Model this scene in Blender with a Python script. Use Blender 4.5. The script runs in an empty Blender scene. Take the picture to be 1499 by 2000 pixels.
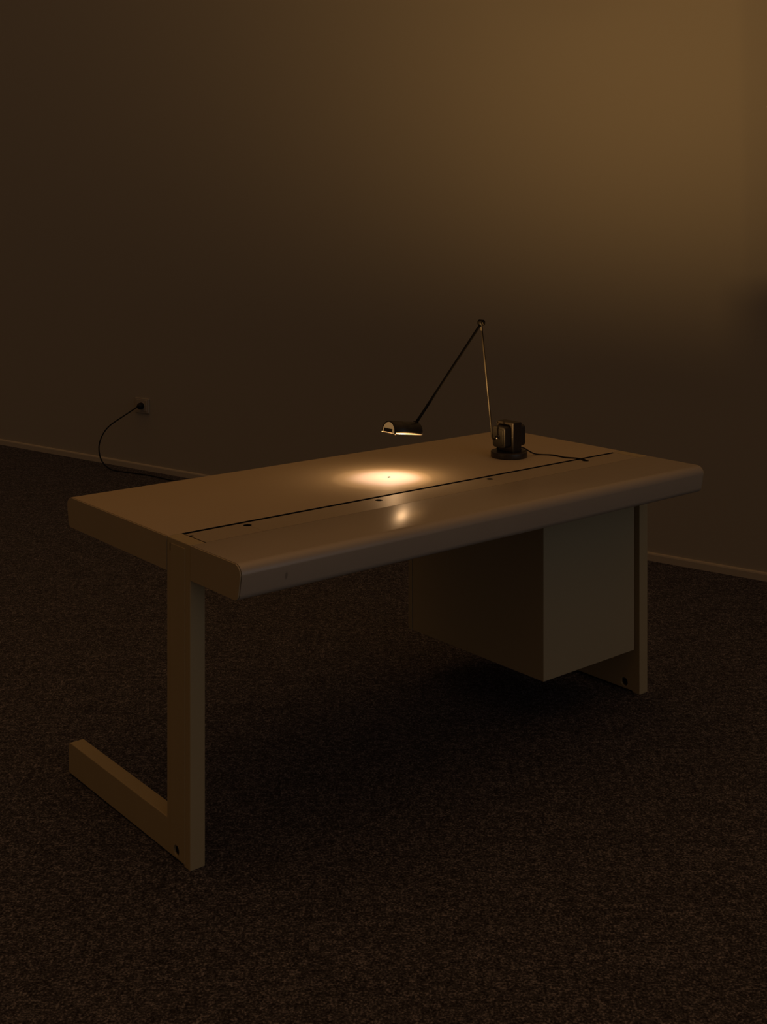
import bpy, bmesh, math, random
from mathutils import Vector, Matrix
random.seed(4)
S = bpy.context.scene
COL = S.collection
PI = math.pi

# ------------------------------------------------------------------ camera
cam_d = bpy.data.cameras.new('camera')
cam = bpy.data.objects.new('camera', cam_d); COL.objects.link(cam)
cam.location = (0, 0, 1.4759); cam.rotation_euler = (PI/2, 0, 0)
cam_d.sensor_fit = 'HORIZONTAL'; cam_d.sensor_width = 36
cam_d.lens = 36*2363.78/1499
cam_d.shift_y = -(1000-430.7)/1499
cam_d.clip_start = .05
S.camera = cam

# ------------------------------------------------------------------ light and exposure
S.view_settings.view_transform = 'Standard'
S.view_settings.look = 'None'
S.view_settings.exposure = 0
S.view_settings.gamma = 1
S.view_settings.use_curve_mapping = False

def new_world():
    w = bpy.data.worlds.new('dim_room'); S.world = w; w.use_nodes = True
    nt = w.node_tree; nt.nodes.clear(); N = nt.nodes.new; L = nt.links.new
    tc = N('ShaderNodeTexCoord')
    def lobe(d, p, colr):
        d = Vector(d).normalized()
        dp = N('ShaderNodeVectorMath'); dp.operation = 'DOT_PRODUCT'; dp.inputs[1].default_value = d
        L(tc.outputs['Generated'], dp.inputs[0])
        mx = N('ShaderNodeMath'); mx.operation = 'MAXIMUM'; mx.inputs[1].default_value = 0; L(dp.outputs['Value'], mx.inputs[0])
        pw = N('ShaderNodeMath'); pw.operation = 'POWER'; pw.inputs[1].default_value = p; L(mx.outputs[0], pw.inputs[0])
        sc = N('ShaderNodeVectorMath'); sc.operation = 'SCALE'; sc.inputs[0].default_value = colr; L(pw.outputs[0], sc.inputs['Scale'])
        return sc.outputs[0]
    # warm light coming down from the lamp lit ceiling, faint neutral light from a far window in front
    a = lobe((0, 0, 1), 4, WORLD_UP)
    b = lobe((.64, -.77, .10), 12, WORLD_WINDOW)
    ad = N('ShaderNodeVectorMath'); L(a, ad.inputs[0]); L(b, ad.inputs[1])
    ad2 = N('ShaderNodeVectorMath'); L(ad.outputs[0], ad2.inputs[0]); ad2.inputs[1].default_value = WORLD_BASE
    bg = N('ShaderNodeBackground'); L(ad2.outputs[0], bg.inputs['Color'])
    out = N('ShaderNodeOutputWorld'); L(bg.outputs[0], out.inputs['Surface'])
WORLD_UP = (.305, .144, .045)
WORLD_WINDOW = (.21, .228, .24)
WORLD_BASE = (.038, .0202, .0098)
new_world()

LAMP_COLOR = (1, .60, .27)
def spot(name, loc, aim, watts, angle, blend, radius, color=LAMP_COLOR, parent=None):
    d = bpy.data.lights.new(name, 'SPOT'); d.energy = watts; d.spot_size = math.radians(angle)
    d.spot_blend = blend; d.shadow_soft_size = radius; d.color = color
    o = bpy.data.objects.new(name, d); COL.objects.link(o); o.location = loc
    o.rotation_euler = Vector(aim).to_track_quat('-Z', 'Y').to_euler()
    if parent: o.parent = parent
    return o
# added spot without fixture, standing in for lamp light bounced off the table top
spot('added_bounce_light', (.047, 3.452, .750), (0, 0, 1), 155, 180, 1.0, .03, (1, .54, .18))

# ------------------------------------------------------------------ materials
def mat(name, color, rough=.5, metal=0, spec=.5, noise=0, nscale=20, emit=None, estr=0, bump=0, bscale=200, coat=0):
    m = bpy.data.materials.new(name); m.use_nodes = True
    nt = m.node_tree; N = nt.nodes.new; L = nt.links.new
    b = nt.nodes['Principled BSDF']
    b.inputs['Base Color'].default_value = (*color, 1)
    b.inputs['Roughness'].default_value = rough; b.inputs['Metallic'].default_value = metal
    b.inputs['Specular IOR Level'].default_value = spec
    b.inputs['Coat Weight'].default_value = coat
    tc = N('ShaderNodeTexCoord')
    if noise:
        t = N('ShaderNodeTexNoise'); t.inputs['Scale'].default_value = nscale; t.inputs['Detail'].default_value = 4
        L(tc.outputs['Object'], t.inputs['Vector'])
        r = N('ShaderNodeMapRange'); r.inputs['To Min'].default_value = 1-noise; r.inputs['To Max'].default_value = 1+noise
        L(t.outputs['Fac'], r.inputs['Value'])
        v = N('ShaderNodeVectorMath'); v.operation = 'SCALE'; v.inputs[0].default_value = color
        L(r.outputs[0], v.inputs['Scale']); L(v.outputs[0], b.inputs['Base Color'])
    if bump:
        t2 = N('ShaderNodeTexNoise'); t2.inputs['Scale'].default_value = bscale; t2.inputs['Detail'].default_value = 3
        L(tc.outputs['Object'], t2.inputs['Vector'])
        bp = N('ShaderNodeBump'); bp.inputs['Strength'].default_value = bump; bp.inputs['Distance'].default_value = .001
        L(t2.outputs['Fac'], bp.inputs['Height']); L(bp.outputs[0], b.inputs['Normal'])
    if emit:
        b.inputs['Emission Color'].default_value = (*emit, 1); b.inputs['Emission Strength'].default_value = estr
    return m

def carpet_mat():
    m = bpy.data.materials.new('speckled_carpet'); m.use_nodes = True
    nt = m.node_tree; N = nt.nodes.new; L = nt.links.new; b = nt.nodes['Principled BSDF']
    tc = N('ShaderNodeTexCoord')
    def noise(sc, det, rough=.6):
        t = N('ShaderNodeTexNoise'); t.inputs['Scale'].default_value = sc; t.inputs['Detail'].default_value = det
        t.inputs['Roughness'].default_value = rough; L(tc.outputs['Object'], t.inputs['Vector']); return t.outputs['Fac']
    n1, n2, n3 = noise(185, 5), noise(60, 3), noise(13, 2)
    a = N('ShaderNodeMath'); a.operation = 'MULTIPLY_ADD'; a.inputs[1].default_value = .62; L(n1, a.inputs[0])
    k = N('ShaderNodeMath'); k.operation = 'MULTIPLY'; k.inputs[1].default_value = .30; L(n2, k.inputs[0]); L(k.outputs[0], a.inputs[2])
    c = N('ShaderNodeMath'); c.operation = 'MULTIPLY_ADD'; c.inputs[1].default_value = .08; L(n3, c.inputs[0]); L(a.outputs[0], c.inputs[2])
    r = N('ShaderNodeValToRGB'); e = r.color_ramp.elements
    e[0].position = .40; e[0].color = (.020, .0175, .0175, 1)
    e[1].position = .64; e[1].color = (.31, .30, .36, 1)
    q = e.new(.51); q.color = (.070, .071, .092, 1)
    L(c.outputs[0], r.inputs['Fac']); L(r.outputs[0], b.inputs['Base Color'])
    b.inputs['Roughness'].default_value = .95; b.inputs['Specular IOR Level'].default_value = .1
    bp = N('ShaderNodeBump'); bp.inputs['Strength'].default_value = .8; bp.inputs['Distance'].default_value = .004
    L(a.outputs[0], bp.inputs['Height']); L(bp.outputs[0], b.inputs['Normal'])
    return m

def front_laminate_mat():
    """warm beige laminate with one small dark scuff on the rounded front edge"""
    m = mat('front_laminate', (.49, .44, .375), .30, spec=1.0, noise=.03, nscale=9)
    nt = m.node_tree; N = nt.nodes.new; L = nt.links.new; b = nt.nodes['Principled BSDF']
    src = b.inputs['Base Color'].links[0].from_socket
    tc = N('ShaderNodeTexCoord')
    def blob(c, s):
        mp = N('ShaderNodeVectorMath'); mp.operation = 'SUBTRACT'; mp.inputs[1].default_value = c; L(tc.outputs['Object'], mp.inputs[0])
        dv = N('ShaderNodeVectorMath'); dv.operation = 'DIVIDE'; dv.inputs[1].default_value = s; L(mp.outputs[0], dv.inputs[0])
        ln = N('ShaderNodeVectorMath'); ln.operation = 'LENGTH'; L(dv.outputs[0], ln.inputs[0])
        r = N('ShaderNodeMapRange'); r.inputs['From Min'].default_value = 1; r.inputs['From Max'].default_value = .5
        L(ln.outputs['Value'], r.inputs['Value']); return r.outputs[0]
    x = blob((.122, 0, .695), (.005, .02, .011))
    mx = N('ShaderNodeMix'); mx.data_type = 'RGBA'; mx.inputs['B'].default_value = (.29, .26, .22, 1)
    L(x, mx.inputs['Factor']); L(src, mx.inputs['A']); L(mx.outputs['Result'], b.inputs['Base Color'])
    # fine pebble grain that stretches the lamp's reflection
    t = N('ShaderNodeTexNoise'); t.inputs['Scale'].default_value = 700; L(tc.outputs['Object'], t.inputs['Vector'])
    bp = N('ShaderNodeBump'); bp.inputs['Strength'].default_value = .05; bp.inputs['Distance'].default_value = .0005
    L(t.outputs['Fac'], bp.inputs['Height']); L(bp.outputs[0], b.inputs['Normal'])
    return m

M = dict(
    wall=mat('wall_paint', (.46, .44, .385), .9, spec=.2, noise=.012, nscale=1.2, bump=.06, bscale=90),
    base=mat('baseboard_paint', (.56, .52, .44), .6, spec=.3),
    carpet=carpet_mat(),
    rear=mat('rear_laminate', (.54, .45, .31), .58, spec=.16, noise=.03, nscale=7),
    front=front_laminate_mat(),
    strip=mat('strip_linoleum', (.44, .385, .30), .46, spec=.4, noise=.05, nscale=14),
    edge=mat('edge_band', (.50, .43, .29), .45, spec=.4, noise=.04, nscale=8),
    leg=mat('cream_leg_paint', (.50, .43, .27), .45, spec=.4, noise=.05, nscale=11),
    box=mat('pedestal_paint', (.46, .415, .285), .5, spec=.35, noise=.03, nscale=5),
    dark=mat('dark_gap', (.012, .01, .008), .8, spec=.1),
    black=mat('satin_black_metal', (.022, .021, .021), .38, spec=.5, noise=.1, nscale=60),
    basemetal=mat('lamp_base_metal', (.042, .037, .032), .34, spec=.5, noise=.1, nscale=60),
    core=mat('transformer_core', (.033, .027, .023), .42, metal=.2, spec=.5, noise=.15, nscale=80),
    coil=mat('coil_cover', (.022, .020, .019), .45, spec=.5),
    rod=mat('arm_rod', (.016, .0138, .0105), .5, spec=.2),
    rodblack=mat('black_arm_rod', (.007, .0065, .006), .6, spec=.15),
    chrome=mat('chrome', (.75, .72, .68), .18, metal=1),
    inner=mat('cream_plate_glow', (.80, .70, .52), .55, emit=(1, .62, .24), estr=.11),  # slight emission added so the lamp's end plate looks lit
    glass=mat('lamp_diffuser', (.005, .004, .003), .6, spec=.0, emit=LAMP_COLOR, estr=.5),
    cord=mat('black_cord', (.010, .0085, .008), .55, spec=.3),
    socket=mat('socket_plastic', (.46, .43, .37), .4),
    insect=mat('insect_body', (.03, .024, .018), .4),
    wing=mat('insect_wing', (.25, .21, .16), .3),
)

# ------------------------------------------------------------------ helpers
def obj(name, bm, m, parent=None, smooth=False, loc=None, rot=None, bevel=0, seg=2):
    me = bpy.data.meshes.new(name)
    bmesh.ops.recalc_face_normals(bm, faces=bm.faces)
    bm.to_mesh(me); bm.free(); me.materials.append(m)
    o = bpy.data.objects.new(name, me); COL.objects.link(o)
    if parent: o.parent = parent
    if loc: o.location = loc
    if rot: o.rotation_euler = rot
    if smooth:
        me.shade_smooth() if hasattr(me, 'shade_smooth') else None
        for p in me.polygons: p.use_smooth = True
    if bevel:
        b = o.modifiers.new('bevel', 'BEVEL'); b.width = bevel; b.segments = seg; b.limit_method = 'ANGLE'; b.angle_limit = math.radians(40)
        b.harden_normals = False
    return o
def empty(name, label, cat, loc, rz=0):
    o = bpy.data.objects.new(name, None); COL.objects.link(o); o.empty_display_size = .1
    o.location = loc; o.rotation_euler = (0, 0, rz); o['label'] = label; o['category'] = cat
    return o
def tag(o, label, cat): o['label'] = label; o['category'] = cat
def struct(o): o['kind'] = 'structure'; return o
def box(x0, x1, y0, y1, z0, z1, bm=None):
    bm = bm or bmesh.new()
    v = [bm.verts.new(p) for p in ((x0,y0,z0),(x1,y0,z0),(x1,y1,z0),(x0,y1,z0),(x0,y0,z1),(x1,y0,z1),(x1,y1,z1),(x0,y1,z1))]
    for f in ((0,3,2,1),(4,5,6,7),(0,1,5,4),(1,2,6,5),(2,3,7,6),(3,0,4,7)): bm.faces.new([v[i] for i in f])
    return bm
def prism_x(poly, x0, x1):
    """extrude a (y, z) polygon along x"""
    bm = bmesh.new()
    a = [bm.verts.new((x0, y, z)) for y, z in poly]; b = [bm.verts.new((x1, y, z)) for y, z in poly]
    n = len(poly); bm.faces.new(a); bm.faces.new(b[::-1])
    for i in range(n): bm.faces.new((a[i], b[i], b[(i+1) % n], a[(i+1) % n]))
    return bm
def lathe(prof, seg=48):
    """closed solid from (r, z) pairs that start and end on the axis"""
    bm = bmesh.new(); rings = []
    for r, z in prof:
        if r < 1e-7: rings.append([bm.verts.new((0, 0, z))])
        else: rings.append([bm.verts.new((r*math.cos(2*PI*i/seg), r*math.sin(2*PI*i/seg), z)) for i in range(seg)])
    for a, b in zip(rings, rings[1:]):
        for i in range(seg):
            j = (i+1) % seg
            q = [a[0]] if len(a) == 1 else [a[i], a[j]]
            w = [b[0]] if len(b) == 1 else [b[j], b[i]]
            if len(q)+len(w) > 2: bm.faces.new(q+w)
    return bm
def smooth_path(pts, n=8):
    pts = [Vector(p) for p in pts]; out = []
    P = [pts[0]*2-pts[1]]+pts+[pts[-1]*2-pts[-2]]
    for i in range(1, len(P)-2):
        for k in range(n):
            t = k/n; a, b, c, d = P[i-1:i+3]
            out.append(.5*((2*b)+(c-a)*t+(2*a-5*b+4*c-d)*t*t+(3*b-a-3*c+d)*t**3))
    return out+[pts[-1]]
def tube(pts, r, seg=10, bm=None):
    bm = bm or bmesh.new(); pts = [Vector(p) for p in pts]; rings = []
    up = Vector((0, 0, 1)); t0 = (pts[1]-pts[0]).normalized()
    if abs(t0.dot(up)) > .95: up = Vector((0, 1, 0))
    n = (up-t0*up.dot(t0)).normalized()
    for i, p in enumerate(pts):
        t = (pts[min(i+1, len(pts)-1)]-pts[max(i-1, 0)]).normalized()
        n = (n-t*n.dot(t)).normalized(); b = t.cross(n)
        rr = r[i] if isinstance(r, (list, tuple)) else r
        rings.append([bm.verts.new(p+(n*math.cos(2*PI*k/seg)+b*math.sin(2*PI*k/seg))*rr) for k in range(seg)])
    for a, c in zip(rings, rings[1:]):
        for k in range(seg): bm.faces.new((a[k], a[(k+1) % seg], c[(k+1) % seg], c[k]))
    bm.faces.new(rings[0][::-1]); bm.faces.new(rings[-1])
    return bm
def ball(c, r, bm=None, sx=1, sy=1, sz=1, rot=0):
    bm = bm or bmesh.new()
    mx = Matrix.Translation(c) @ Matrix.Rotation(rot, 4, 'Z') @ Matrix.Diagonal((sx, sy, sz, 1))
    bmesh.ops.create_uvsphere(bm, u_segments=16, v_segments=10, radius=r, matrix=mx)
    return bm
def cut(o, cutters):
    """real holes: boolean-subtract the cutter meshes, then throw the cutters away"""
    cs = []
    for bm in cutters:
        me = bpy.data.meshes.new('cut'); bmesh.ops.recalc_face_normals(bm, faces=bm.faces); bm.to_mesh(me); bm.free()
        c = bpy.data.objects.new('cut', me); COL.objects.link(c); c.matrix_parent_inverse = Matrix(); c.parent = o.parent; cs.append(c)
        md = o.modifiers.new('hole', 'BOOLEAN'); md.operation = 'DIFFERENCE'; md.object = c; md.solver = 'EXACT'
    dg = bpy.context.evaluated_depsgraph_get()
    me = bpy.data.meshes.new_from_object(o.evaluated_get(dg))
    o.modifiers.clear(); old = o.data; o.data = me; bpy.data.meshes.remove(old); me.name = o.name
    for c in cs:
        m = c.data; bpy.data.objects.remove(c); bpy.data.meshes.remove(m)
def cyl_z(x, y, z0, z1, r, seg=32):
    bm = bmesh.new()
    bmesh.ops.create_cone(bm, cap_ends=True, segments=seg, radius1=r, radius2=r, depth=z1-z0, matrix=Matrix.Translation((x, y, (z0+z1)/2)))
    return bm
def cyl_x(x0, x1, y, z, r, seg=28):
    bm = bmesh.new()
    bmesh.ops.create_cone(bm, cap_ends=True, segments=seg, radius1=r, radius2=r, depth=x1-x0, matrix=Matrix.Translation(((x0+x1)/2, y, z)) @ Matrix.Rotation(PI/2, 4, 'Y'))
    return bm
def cyl_y(x, y0, y1, z, r, seg=28):
    bm = bmesh.new()
    bmesh.ops.create_cone(bm, cap_ends=True, segments=seg, radius1=r, radius2=r, depth=y1-y0, matrix=Matrix.Translation((x, (y0+y1)/2, z)) @ Matrix.Rotation(PI/2, 4, 'X'))
    return bm

# ------------------------------------------------------------------ the setting
struct(obj('floor', box(-9, 9, -3, 12, -.06, 0), M['carpet']))
WY = -.6364
wall = obj('wall_back', box(-8, 7, 0, .16, 0, 3.4), M['wall'], loc=(0, 6.1179, 0), rot=(0, 0, WY)); struct(wall)
prof = [(0, 0), (-.012, 0), (-.012, .027), (-.010, .0325), (-.005, .0345), (0, .035)]
struct(obj('baseboard_back', prism_x(prof, -8, 7), M['base'], loc=(0, 6.1179, 0), rot=(0, 0, WY)))

# ------------------------------------------------------------------ desk
X0, Y0, YAW = -.3055, 2.5798, .691
L_, D_, H_, T_, R_ = 1.6443, .8477, .74, .0802, .024
V1, V2 = .2096, .3151              # the posts' front and back faces
TP = .0404
def to_world(u, v, z=0):
    c, s = math.cos(YAW), math.sin(YAW); return (X0+u*c-v*s, Y0+u*s+v*c, z)
desk = empty('office_desk', 'long cream office desk with rounded edges and two L-shaped legs standing on dark carpet', 'desk', (X0, Y0, 0), YAW)
def arc(cy, cz, r, a0, a1, n=10):
    return [(cy+r*math.cos(math.radians(a0+(a1-a0)*i/n)), cz+r*math.sin(math.radians(a0+(a1-a0)*i/n))) for i in range(n+1)]
def front_prof(o=0):
    r = R_-o
    return [(V1-.0018-o, H_-o), (V1-.0018-o, H_-T_+o)] + arc(R_, H_-T_+R_*.7, R_*.7-o, 270, 180) + arc(R_, H_-R_, r, 180, 90)
def rear_prof(o=0):
    r = R_-o
    return [(V2+.0012+o, H_-T_+o), (V2+.0012+o, H_-o)] + arc(D_-R_, H_-R_, r, 90, 0) + arc(D_-R_, H_-T_+R_*.7, R_*.7-o, 0, -90)
def softened(o): 
    b = o.modifiers.new('bevel', 'BEVEL'); b.width = .0007; b.segments = 2; b.limit_method = 'ANGLE'; b.angle_limit = math.radians(50)
fw = obj('front_worktop', prism_x(front_prof(), .0042, L_-.0042), M['front'], desk)
rw = obj('rear_worktop', prism_x(rear_prof(), .0042, L_-.0042), M['rear'], desk)
for o in (fw, rw):
    for p in o.data.polygons: p.use_smooth = abs(p.normal.x) < .5
    softened(o)
for pf in (front_prof, rear_prof):
    for x0, x1 in ((0, .0032), (L_-.0032, L_)):
        softened(obj('end_panel', prism_x(pf(.0006), x0, x1), M['edge'], desk))
    for x0, x1 in ((.0030, .0044), (L_-.0044, L_-.0030)):
        obj('edge_seam', prism_x(pf(.0016), x0, x1), M['dark'], desk)
# cable channel between the two worktops, closed by three flush covers with round cable holes
tray = obj('cable_tray', prism_x([(V1+.0005, H_-.004), (V1+.0005, H_-.075), (V2+.0010, H_-.075), (V2+.0010, H_-.0003), (V2-.0005, H_-.0003), (V2-.0005, H_-.073), (V1+.0015, H_-.073), (V1+.0015, H_-.004)], TP+.001, L_-TP-.001), M['dark'], desk)
HV, HR = .2812, .0105
holes = (.0465, .202, .6131, 1.0229, 1.4335)
for a, b in ((TP+.0030, .2017), (.2023, 1.0226), (1.0232, L_-TP-.0022)):
    cv = obj('channel_cover', box(a, b, V1+.0006, .3040, H_-.005, H_-.0005), M['strip'], desk)
    hs = [h for h in holes if a-.02 < h < b+.02]
    cut(cv, [cyl_z(h, HV, H_-.02, H_+.02, HR if h > .1 else .0062) for h in hs])
    for h in hs:
        if not a < h-.001 < b: continue
        r = HR if h > .1 else .0062
        g = lathe([(r-.0008, 0), (r-.0001, 0), (r-.0001, .0178), (r-.0008, .0178), (r-.0008, 0)], 32)  # thin ring coloured dark for the shade inside the open cable hole
        obj('hole_shade_ring', g, M['dark'], cv, loc=(h, HV, H_-.0187))['label'] = 'dark ring coloured as the shade inside the cable hole'
obj('edge_seam', box(TP+.0003, TP+.0029, V1+.0020, .262, H_-.02, H_-.0009), M['dark'], desk)
# L-shaped legs: the post shows flush in the desk's end, the foot runs to the back
def leg(flip):
    fx = (lambda x: L_-x) if flip else (lambda x: x)
    c = .006
    poly = [(V1, .004), (V1+.006, 0), (V2-.02, 0), (V2, .0055), (.832, .0055), (.8411, .010), (.8411, .0856-.009), (.838, .0856-.003), (.832, .0856), (V2, .0856), (V2, H_), (V1, H_)]
    poly = [(V1, 0), (V1+.026, 0), (V1+.03, .0045), (V2, .0045), (.833, .0045), (.8411, .010), (.8411, .0856-.009), (.838, .0856-.003), (.832, .0856), (V2, .0856), (V2, H_), (V1, H_)]
    x0, x1 = sorted((fx(.0012), fx(TP)))
    g = obj('leg', prism_x(poly, x0, x1), M['leg'], desk)
    h0, h1 = sorted((fx(-.01), fx(.022))); k0, k1 = sorted((fx(TP-.016), fx(TP+.01)))
    cut(g, [cyl_x(h0, h1, .270, .0245, .0125), cyl_x(k0, k1, .270, .0245, .0125)])
    b = g.modifiers.new('bevel', 'BEVEL'); b.width = .0018; b.segments = 2; b.limit_method = 'ANGLE'; b.angle_limit = math.radians(60)
    p0, p1 = sorted((fx(0), fx(.0016)))
    pl = obj('cover_strip', prism_x([(V1+.023, .0075), (V2-.018, .0075), (V2-.018, H_-.012), (V1+.023, H_-.012)], p0, p1), M['leg'], g, bevel=.0006)
    cut(pl, [cyl_x(h0, h1, .270, .0245, .0125)])
    s0, s1 = sorted((fx(.0008), fx(.0016)))
    obj('slot', box(s0, s1, V2-.0175, V2-.0135, H_-.030, H_-.012), M['dark'], g)
    q0, q1 = sorted((fx(.004), fx(TP-.004)))
    gl = obj('glide', cyl_x(q0, q1, .270, .024, .009), M['dark'], g)
    gl['label'] = 'black round fitting in the foot of the post'
leg(False); leg(True)
# hanging pedestal
PX0, PX1, PY0, PY1, PZ = 1.1628, 1.571, .2044, .7779, .1496
ped = obj('drawer_pedestal', box(PX0, PX1, PY0, PY1, PZ, H_-T_), M['box'], desk, bevel=.0012)
obj('drawer_front', box(PX0-.0005, PX1+.0005, PY1+.003, PY1+.021, PZ-.001, H_-T_-.006), M['box'], ped, bevel=.001)
obj('gap', box(PX0+.004, PX1-.004, PY1-.001, PY1+.004, PZ+.004, H_-T_-.006), M['dark'], ped)

# ------------------------------------------------------------------ desk lamp (local x runs along the desk, -x towards the head)
LU, LV = 1.2972, .4749
lamp = empty('desk_lamp', 'lit jointed desk lamp with black cube base and small half-round head over the desk', 'lamp', to_world(LU, LV, H_), YAW)
base = obj('base', lathe([(0, 0), (.0545, 0), (.0565, .001), (.0567, .003), (.0567, .0165), (.0560, .0182), (.054, .0188), (0, .0188)], 72), M['basemetal'], lamp)
for p in base.data.polygons: p.use_smooth = abs(p.normal.z) < .9
# transformer: laminated core plate with a moulded coil cover on either side
core = obj('transformer_core', box(-.0185, .0185, -.036, .036, .0188, .1105), M['core'], lamp, bevel=.0015)
for k in (-1, 1):
    for w in (-1, 1):
        for zz in (.0245, .1045):
            hd = obj('screw', cyl_x(min(k*.0185, k*.0215), max(k*.0185, k*.0215), w*.0315, zz, .0026, 12), M['core'], core)
def rounded(y0, y1, z0, z1, r, n=6):
    return arc(y1-r, z1-r, r, 0, 90, n)+arc(y0+r, z1-r, r, 90, 180, n)+arc(y0+r, z0+r, r, 180, 270, n)+arc(y1-r, z0+r, r, 270, 360, n)
for k in (-1, 1):
    x0, x1 = sorted((k*.0185, k*.046))
    cc = obj('coil_cover', prism_x(rounded(-.0275, .0275, .0335, .0985, .010), x0, x1), M['coil'], lamp, bevel=.003, seg=3)
    if k < 0:
        a, b = sorted((k*.0455, k*.0472))
        obj('face_plate', prism_x(rounded(-.0185, .0215, .040, .0915, .007), a, b), M['coil'], cc, bevel=.0005)
obj('rivet', ball((-.0188, -.0325, .0662), .0022), M['chrome'], core, smooth=True)
# arms
def pl(x, z, y=0): return Vector((x, y, z))
lo = smooth_path([pl(-.0520, .0655), pl(-.058, .0625), pl(-.0655, .0615), pl(-.0715, .0660), pl(-.0750, .0760), pl(-.0768, .0920)], 6)
obj('lower_arm', tube(lo+[pl(-.0976, .2504), pl(-.1195, .416)], .0029, 12), M['rod'], lamp, smooth=True)
obj('pivot_knob', tube([pl(-.0465, .0655), pl(-.0500, .0655), pl(-.0505, .0655), pl(-.0560, .0655)], [.008, .008, .005, .005], 20), M['coil'], lamp)
kn = obj('pivot_ball', ball((-.0575, -.004, .0640), .0036), M['chrome'], lamp, smooth=True)
obj('upper_arm', tube([pl(-.1215, .4195), pl(-.1300, .4120), pl(-.3700, .1615), pl(-.3840, .1470)], [.0052, .0041, .0041, .0046], 12), M['rodblack'], lamp, smooth=True)
joint = obj('elbow_joint', cyl_y(-.1205, -.0085, .0085, .4240, .0095), M['rodblack'], lamp, bevel=.0012)
obj('collar', tube([pl(-.1205, .418), pl(-.1182, .4000)], .0042, 16), M['rod'], joint)
for s in (-1, 1): obj('nut', cyl_y(-.1205, min(s*.0085, s*.0115), max(s*.0085, s*.0115), .4240, .0048, 6), M['rod'], joint)
# head: half-round shade open below, modelled around its own tilted frame (x towards the joint)
HM = Matrix.Translation((-.4385, 0, .1225)) @ Matrix.Rotation(math.radians(8.1), 4, 'Y')
HL, HW, HH = .0525, .0295, .0335
def half(w, h, n=24): return [(w*math.cos(PI*i/n), h*math.sin(PI*i/n)**.92 if 0 < i < n else 0) for i in range(n+1)]
def placed(bm): bm.transform(HM); return bm
t = .0034
shell_poly = half(HW, HH)+half(HW-t, HH-t)[::-1]
shade = obj('lamp_shade', placed(prism_x(shell_poly, -HL, HL-.001)), M['black'], lamp)
for p in shade.data.polygons: p.use_smooth = len(p.vertices) == 4
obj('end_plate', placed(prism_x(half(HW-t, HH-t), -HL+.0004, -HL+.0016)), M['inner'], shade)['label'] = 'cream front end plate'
obj('rear_cap', placed(prism_x(half(HW, HH), HL-.001, HL+.0012)), M['black'], shade)
obj('louvre', placed(box(-HL-.0006, -HL+.0005, -.0165, .0205, .0015, .0115)), M['black'], shade)
obj('glass_pane', placed(box(-HL+.0018, HL-.002, -HW+t-.0002, HW-t+.0002, -.0012, .0006)), M['glass'], shade)['label'] = 'glowing glass pane under the shade'
for s in (-1, 1):
    obj('corner_clip', placed(box(-HL-.0015, -HL+.0030, s*HW-.0018, s*HW+.0014, -.0020, .0010)), M['chrome'], shade, bevel=.0008)
head_j = obj('head_joint', cyl_y(-.3860, -.0075, .0075, .1440, .0068), M['rodblack'], lamp, bevel=.001)
obj('bracket', placed(box(HL+.0008, HL+.0045, -.008, .008, .008, .028)), M['rodblack'], head_j, bevel=.001)
for zz in (.0125, .0205): obj('bolt', placed(ball((HL+.0045, -.007, zz), .0031)), M['chrome'], head_j, smooth=True)
# the bulb's beam through the glass: a bright core and a softer surround
bp = HM @ Vector((-.030, 0, -.006)); dn = HM.to_3x3() @ Vector((-.01, .01, -1))
spot('bulb_core', bp, dn, .60, 90, .60, .004, (1, .84, 1.1), parent=lamp)
spot('bulb_surround', bp, dn, .33, 99, .10, .004, (1, .64, .40), parent=lamp)
spot('bulb_spill', bp, dn, 1.25, 178, 1.0, .009, (1, .60, .30), parent=lamp)
# supply cord over the desk top into the cable hole of the channel
W2 = lambda u, v, z: Vector((u-LU, v-LV, z))
cp = [W2(1.318, .452, .029), W2(1.335, .447, .026), W2(1.352, .441, .0155), W2(1.369, .4365, .0065), W2(1.3895, .4285, .0022), W2(1.413, .3983, .0022), W2(1.4132, .366, .0022), W2(1.4152, .3453, .0022), W2(1.430, .3193, .0022), W2(1.4330, .300, .0022), W2(1.4340, .290, .0022), W2(1.4336, .2835, .0021)]
obj('cord', tube(smooth_path(cp, 6), .0021, 10), M['cord'], lamp, smooth=True)

# ------------------------------------------------------------------ insect in the pool of light
ix, iy, iz = to_world(.813, .4783, H_)
bug = empty('insect', 'tiny dark insect sitting in the bright pool of lamp light', 'insect', (ix, iy, iz), .5)
bug.scale = (1.3, 1.3, 1.2)
bm = ball((.0008, 0, .0013), .0011, sx=1.1); ball((-.0012, 0, .0012), .0012, bm, sx=1.5); ball((.0024, 0, .0013), .0009, bm)
obj('body', bm, M['insect'], bug, smooth=True)
for s in (-1, 1):
    obj('wing', ball((-.0018, s*.0014, .0021), .001, sx=2.3, sy=.8, sz=.12, rot=-s*.45), M['wing'], bug, smooth=True)
    for k in range(3):
        x = .0016-.0012*k
        obj('leg', tube([(x, s*.0006, .0012), (x+.0006*(1-k), s*.0020, .0017), (x+.0013*(1-k), s*.0032, .0002)], .00022, 6), M['insect'], bug)

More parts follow.
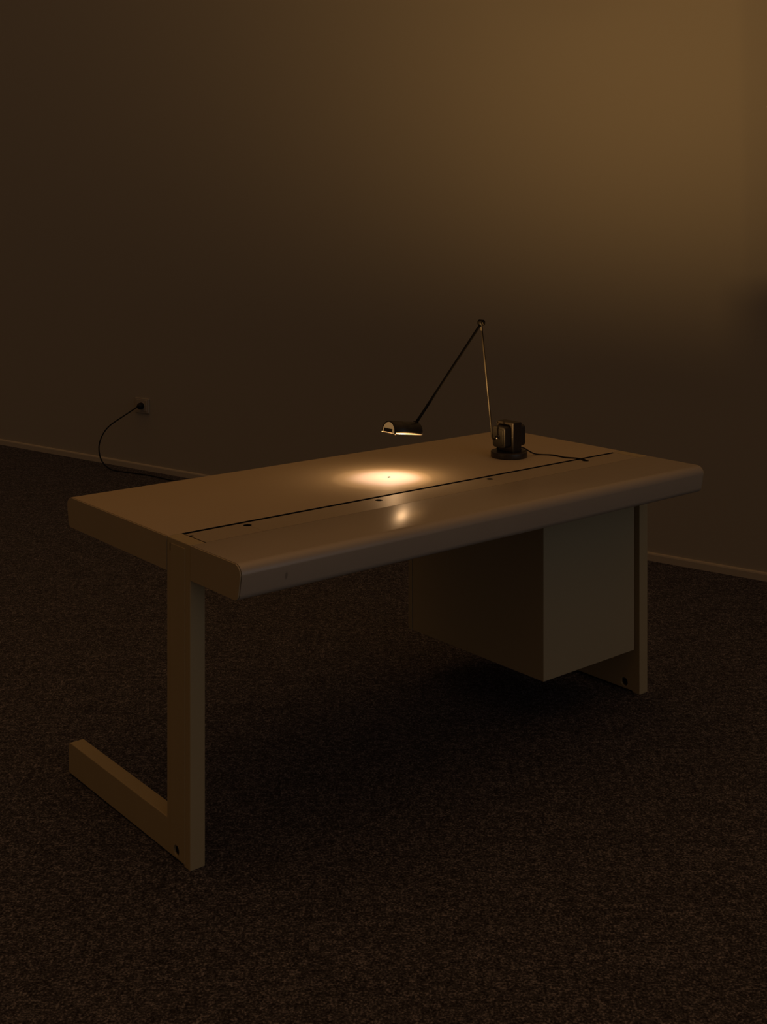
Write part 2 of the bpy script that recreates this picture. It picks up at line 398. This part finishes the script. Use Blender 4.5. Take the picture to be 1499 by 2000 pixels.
# ------------------------------------------------------------------ wall socket and its cord
ox = -1.774
sock = empty('wall_socket', 'pale square wall socket with a black plug in it low on the wall', 'socket', (ox*math.cos(WY), 6.1179+ox*math.sin(WY), .38), WY)
def plate(hw, hh, y0, y1):
    bm = bmesh.new(); bm2 = prism_x(rounded(-hw, hw, -hh, hh, .004), y0, y1)
    bm.free(); bm2.transform(Matrix.Rotation(-PI/2, 4, 'Z')); return bm2
# after the turn local -y faces the room
fr = obj('frame', plate(.058, .0435, 0, .010), M['socket'], sock, bevel=.0025, seg=3)
ins = obj('insert', plate(.044, .034, .009, .0125), M['socket'], sock, bevel=.001)
well = obj('socket_ring', lathe([(0, 0), (.0225, 0), (.0225, .0012), (.0205, .0016), (0, .0016)], 40), M['socket'], sock, loc=(.006, -.0123, 0), rot=(PI/2, 0, 0))
pc = [(-1.450, 7.125, .380), (-1.465, 7.105, .369), (-1.525, 7.100, .329), (-1.605, 7.100, .274), (-1.650, 7.110, .219), (-1.674, 7.120, .153), (-1.671, 7.125, .091), (-1.651, 7.125, .048), (-1.615, 7.120, .0175), (-1.575, 7.121, .0042), (-1.472, 7.060, .0042), (-1.371, 7.002, .0042), (-1.272, 6.920, .0042), (-1.196, 6.852, .0042), (-1.03, 6.70, .0042), (-.70, 6.45, .0042), (-.30, 6.10, .0042), (-.02, 5.75, .0042)]
ends = [(.03, 5.55, .02), (.02, 4.9, .21), (-.04, 4.25, .50), to_world(1.0, .868, .655)]
pcord = obj('power_cord', tube(smooth_path(pc+ends, 6), .0039, 10), M['cord'], smooth=True)
tag(pcord, 'black power cord looping from the wall socket down onto the carpet', 'cord')
# plug
pl_o = obj('plug', lathe([(0, 0), (.0195, 0), (.0205, .004), (.0195, .016), (.015, .026), (.010, .031), (0, .033)], 32), M['cord'], pcord, smooth=True, rot=(PI/2, 0, WY))
wx, wy_, d = ox*math.cos(WY), 6.1179+ox*math.sin(WY), Vector((math.cos(WY), math.sin(WY), 0))
nrm = Vector((math.sin(WY), -math.cos(WY), 0))
pl_o.location = Vector((wx, wy_, .380))+d*.006+nrm*.0140
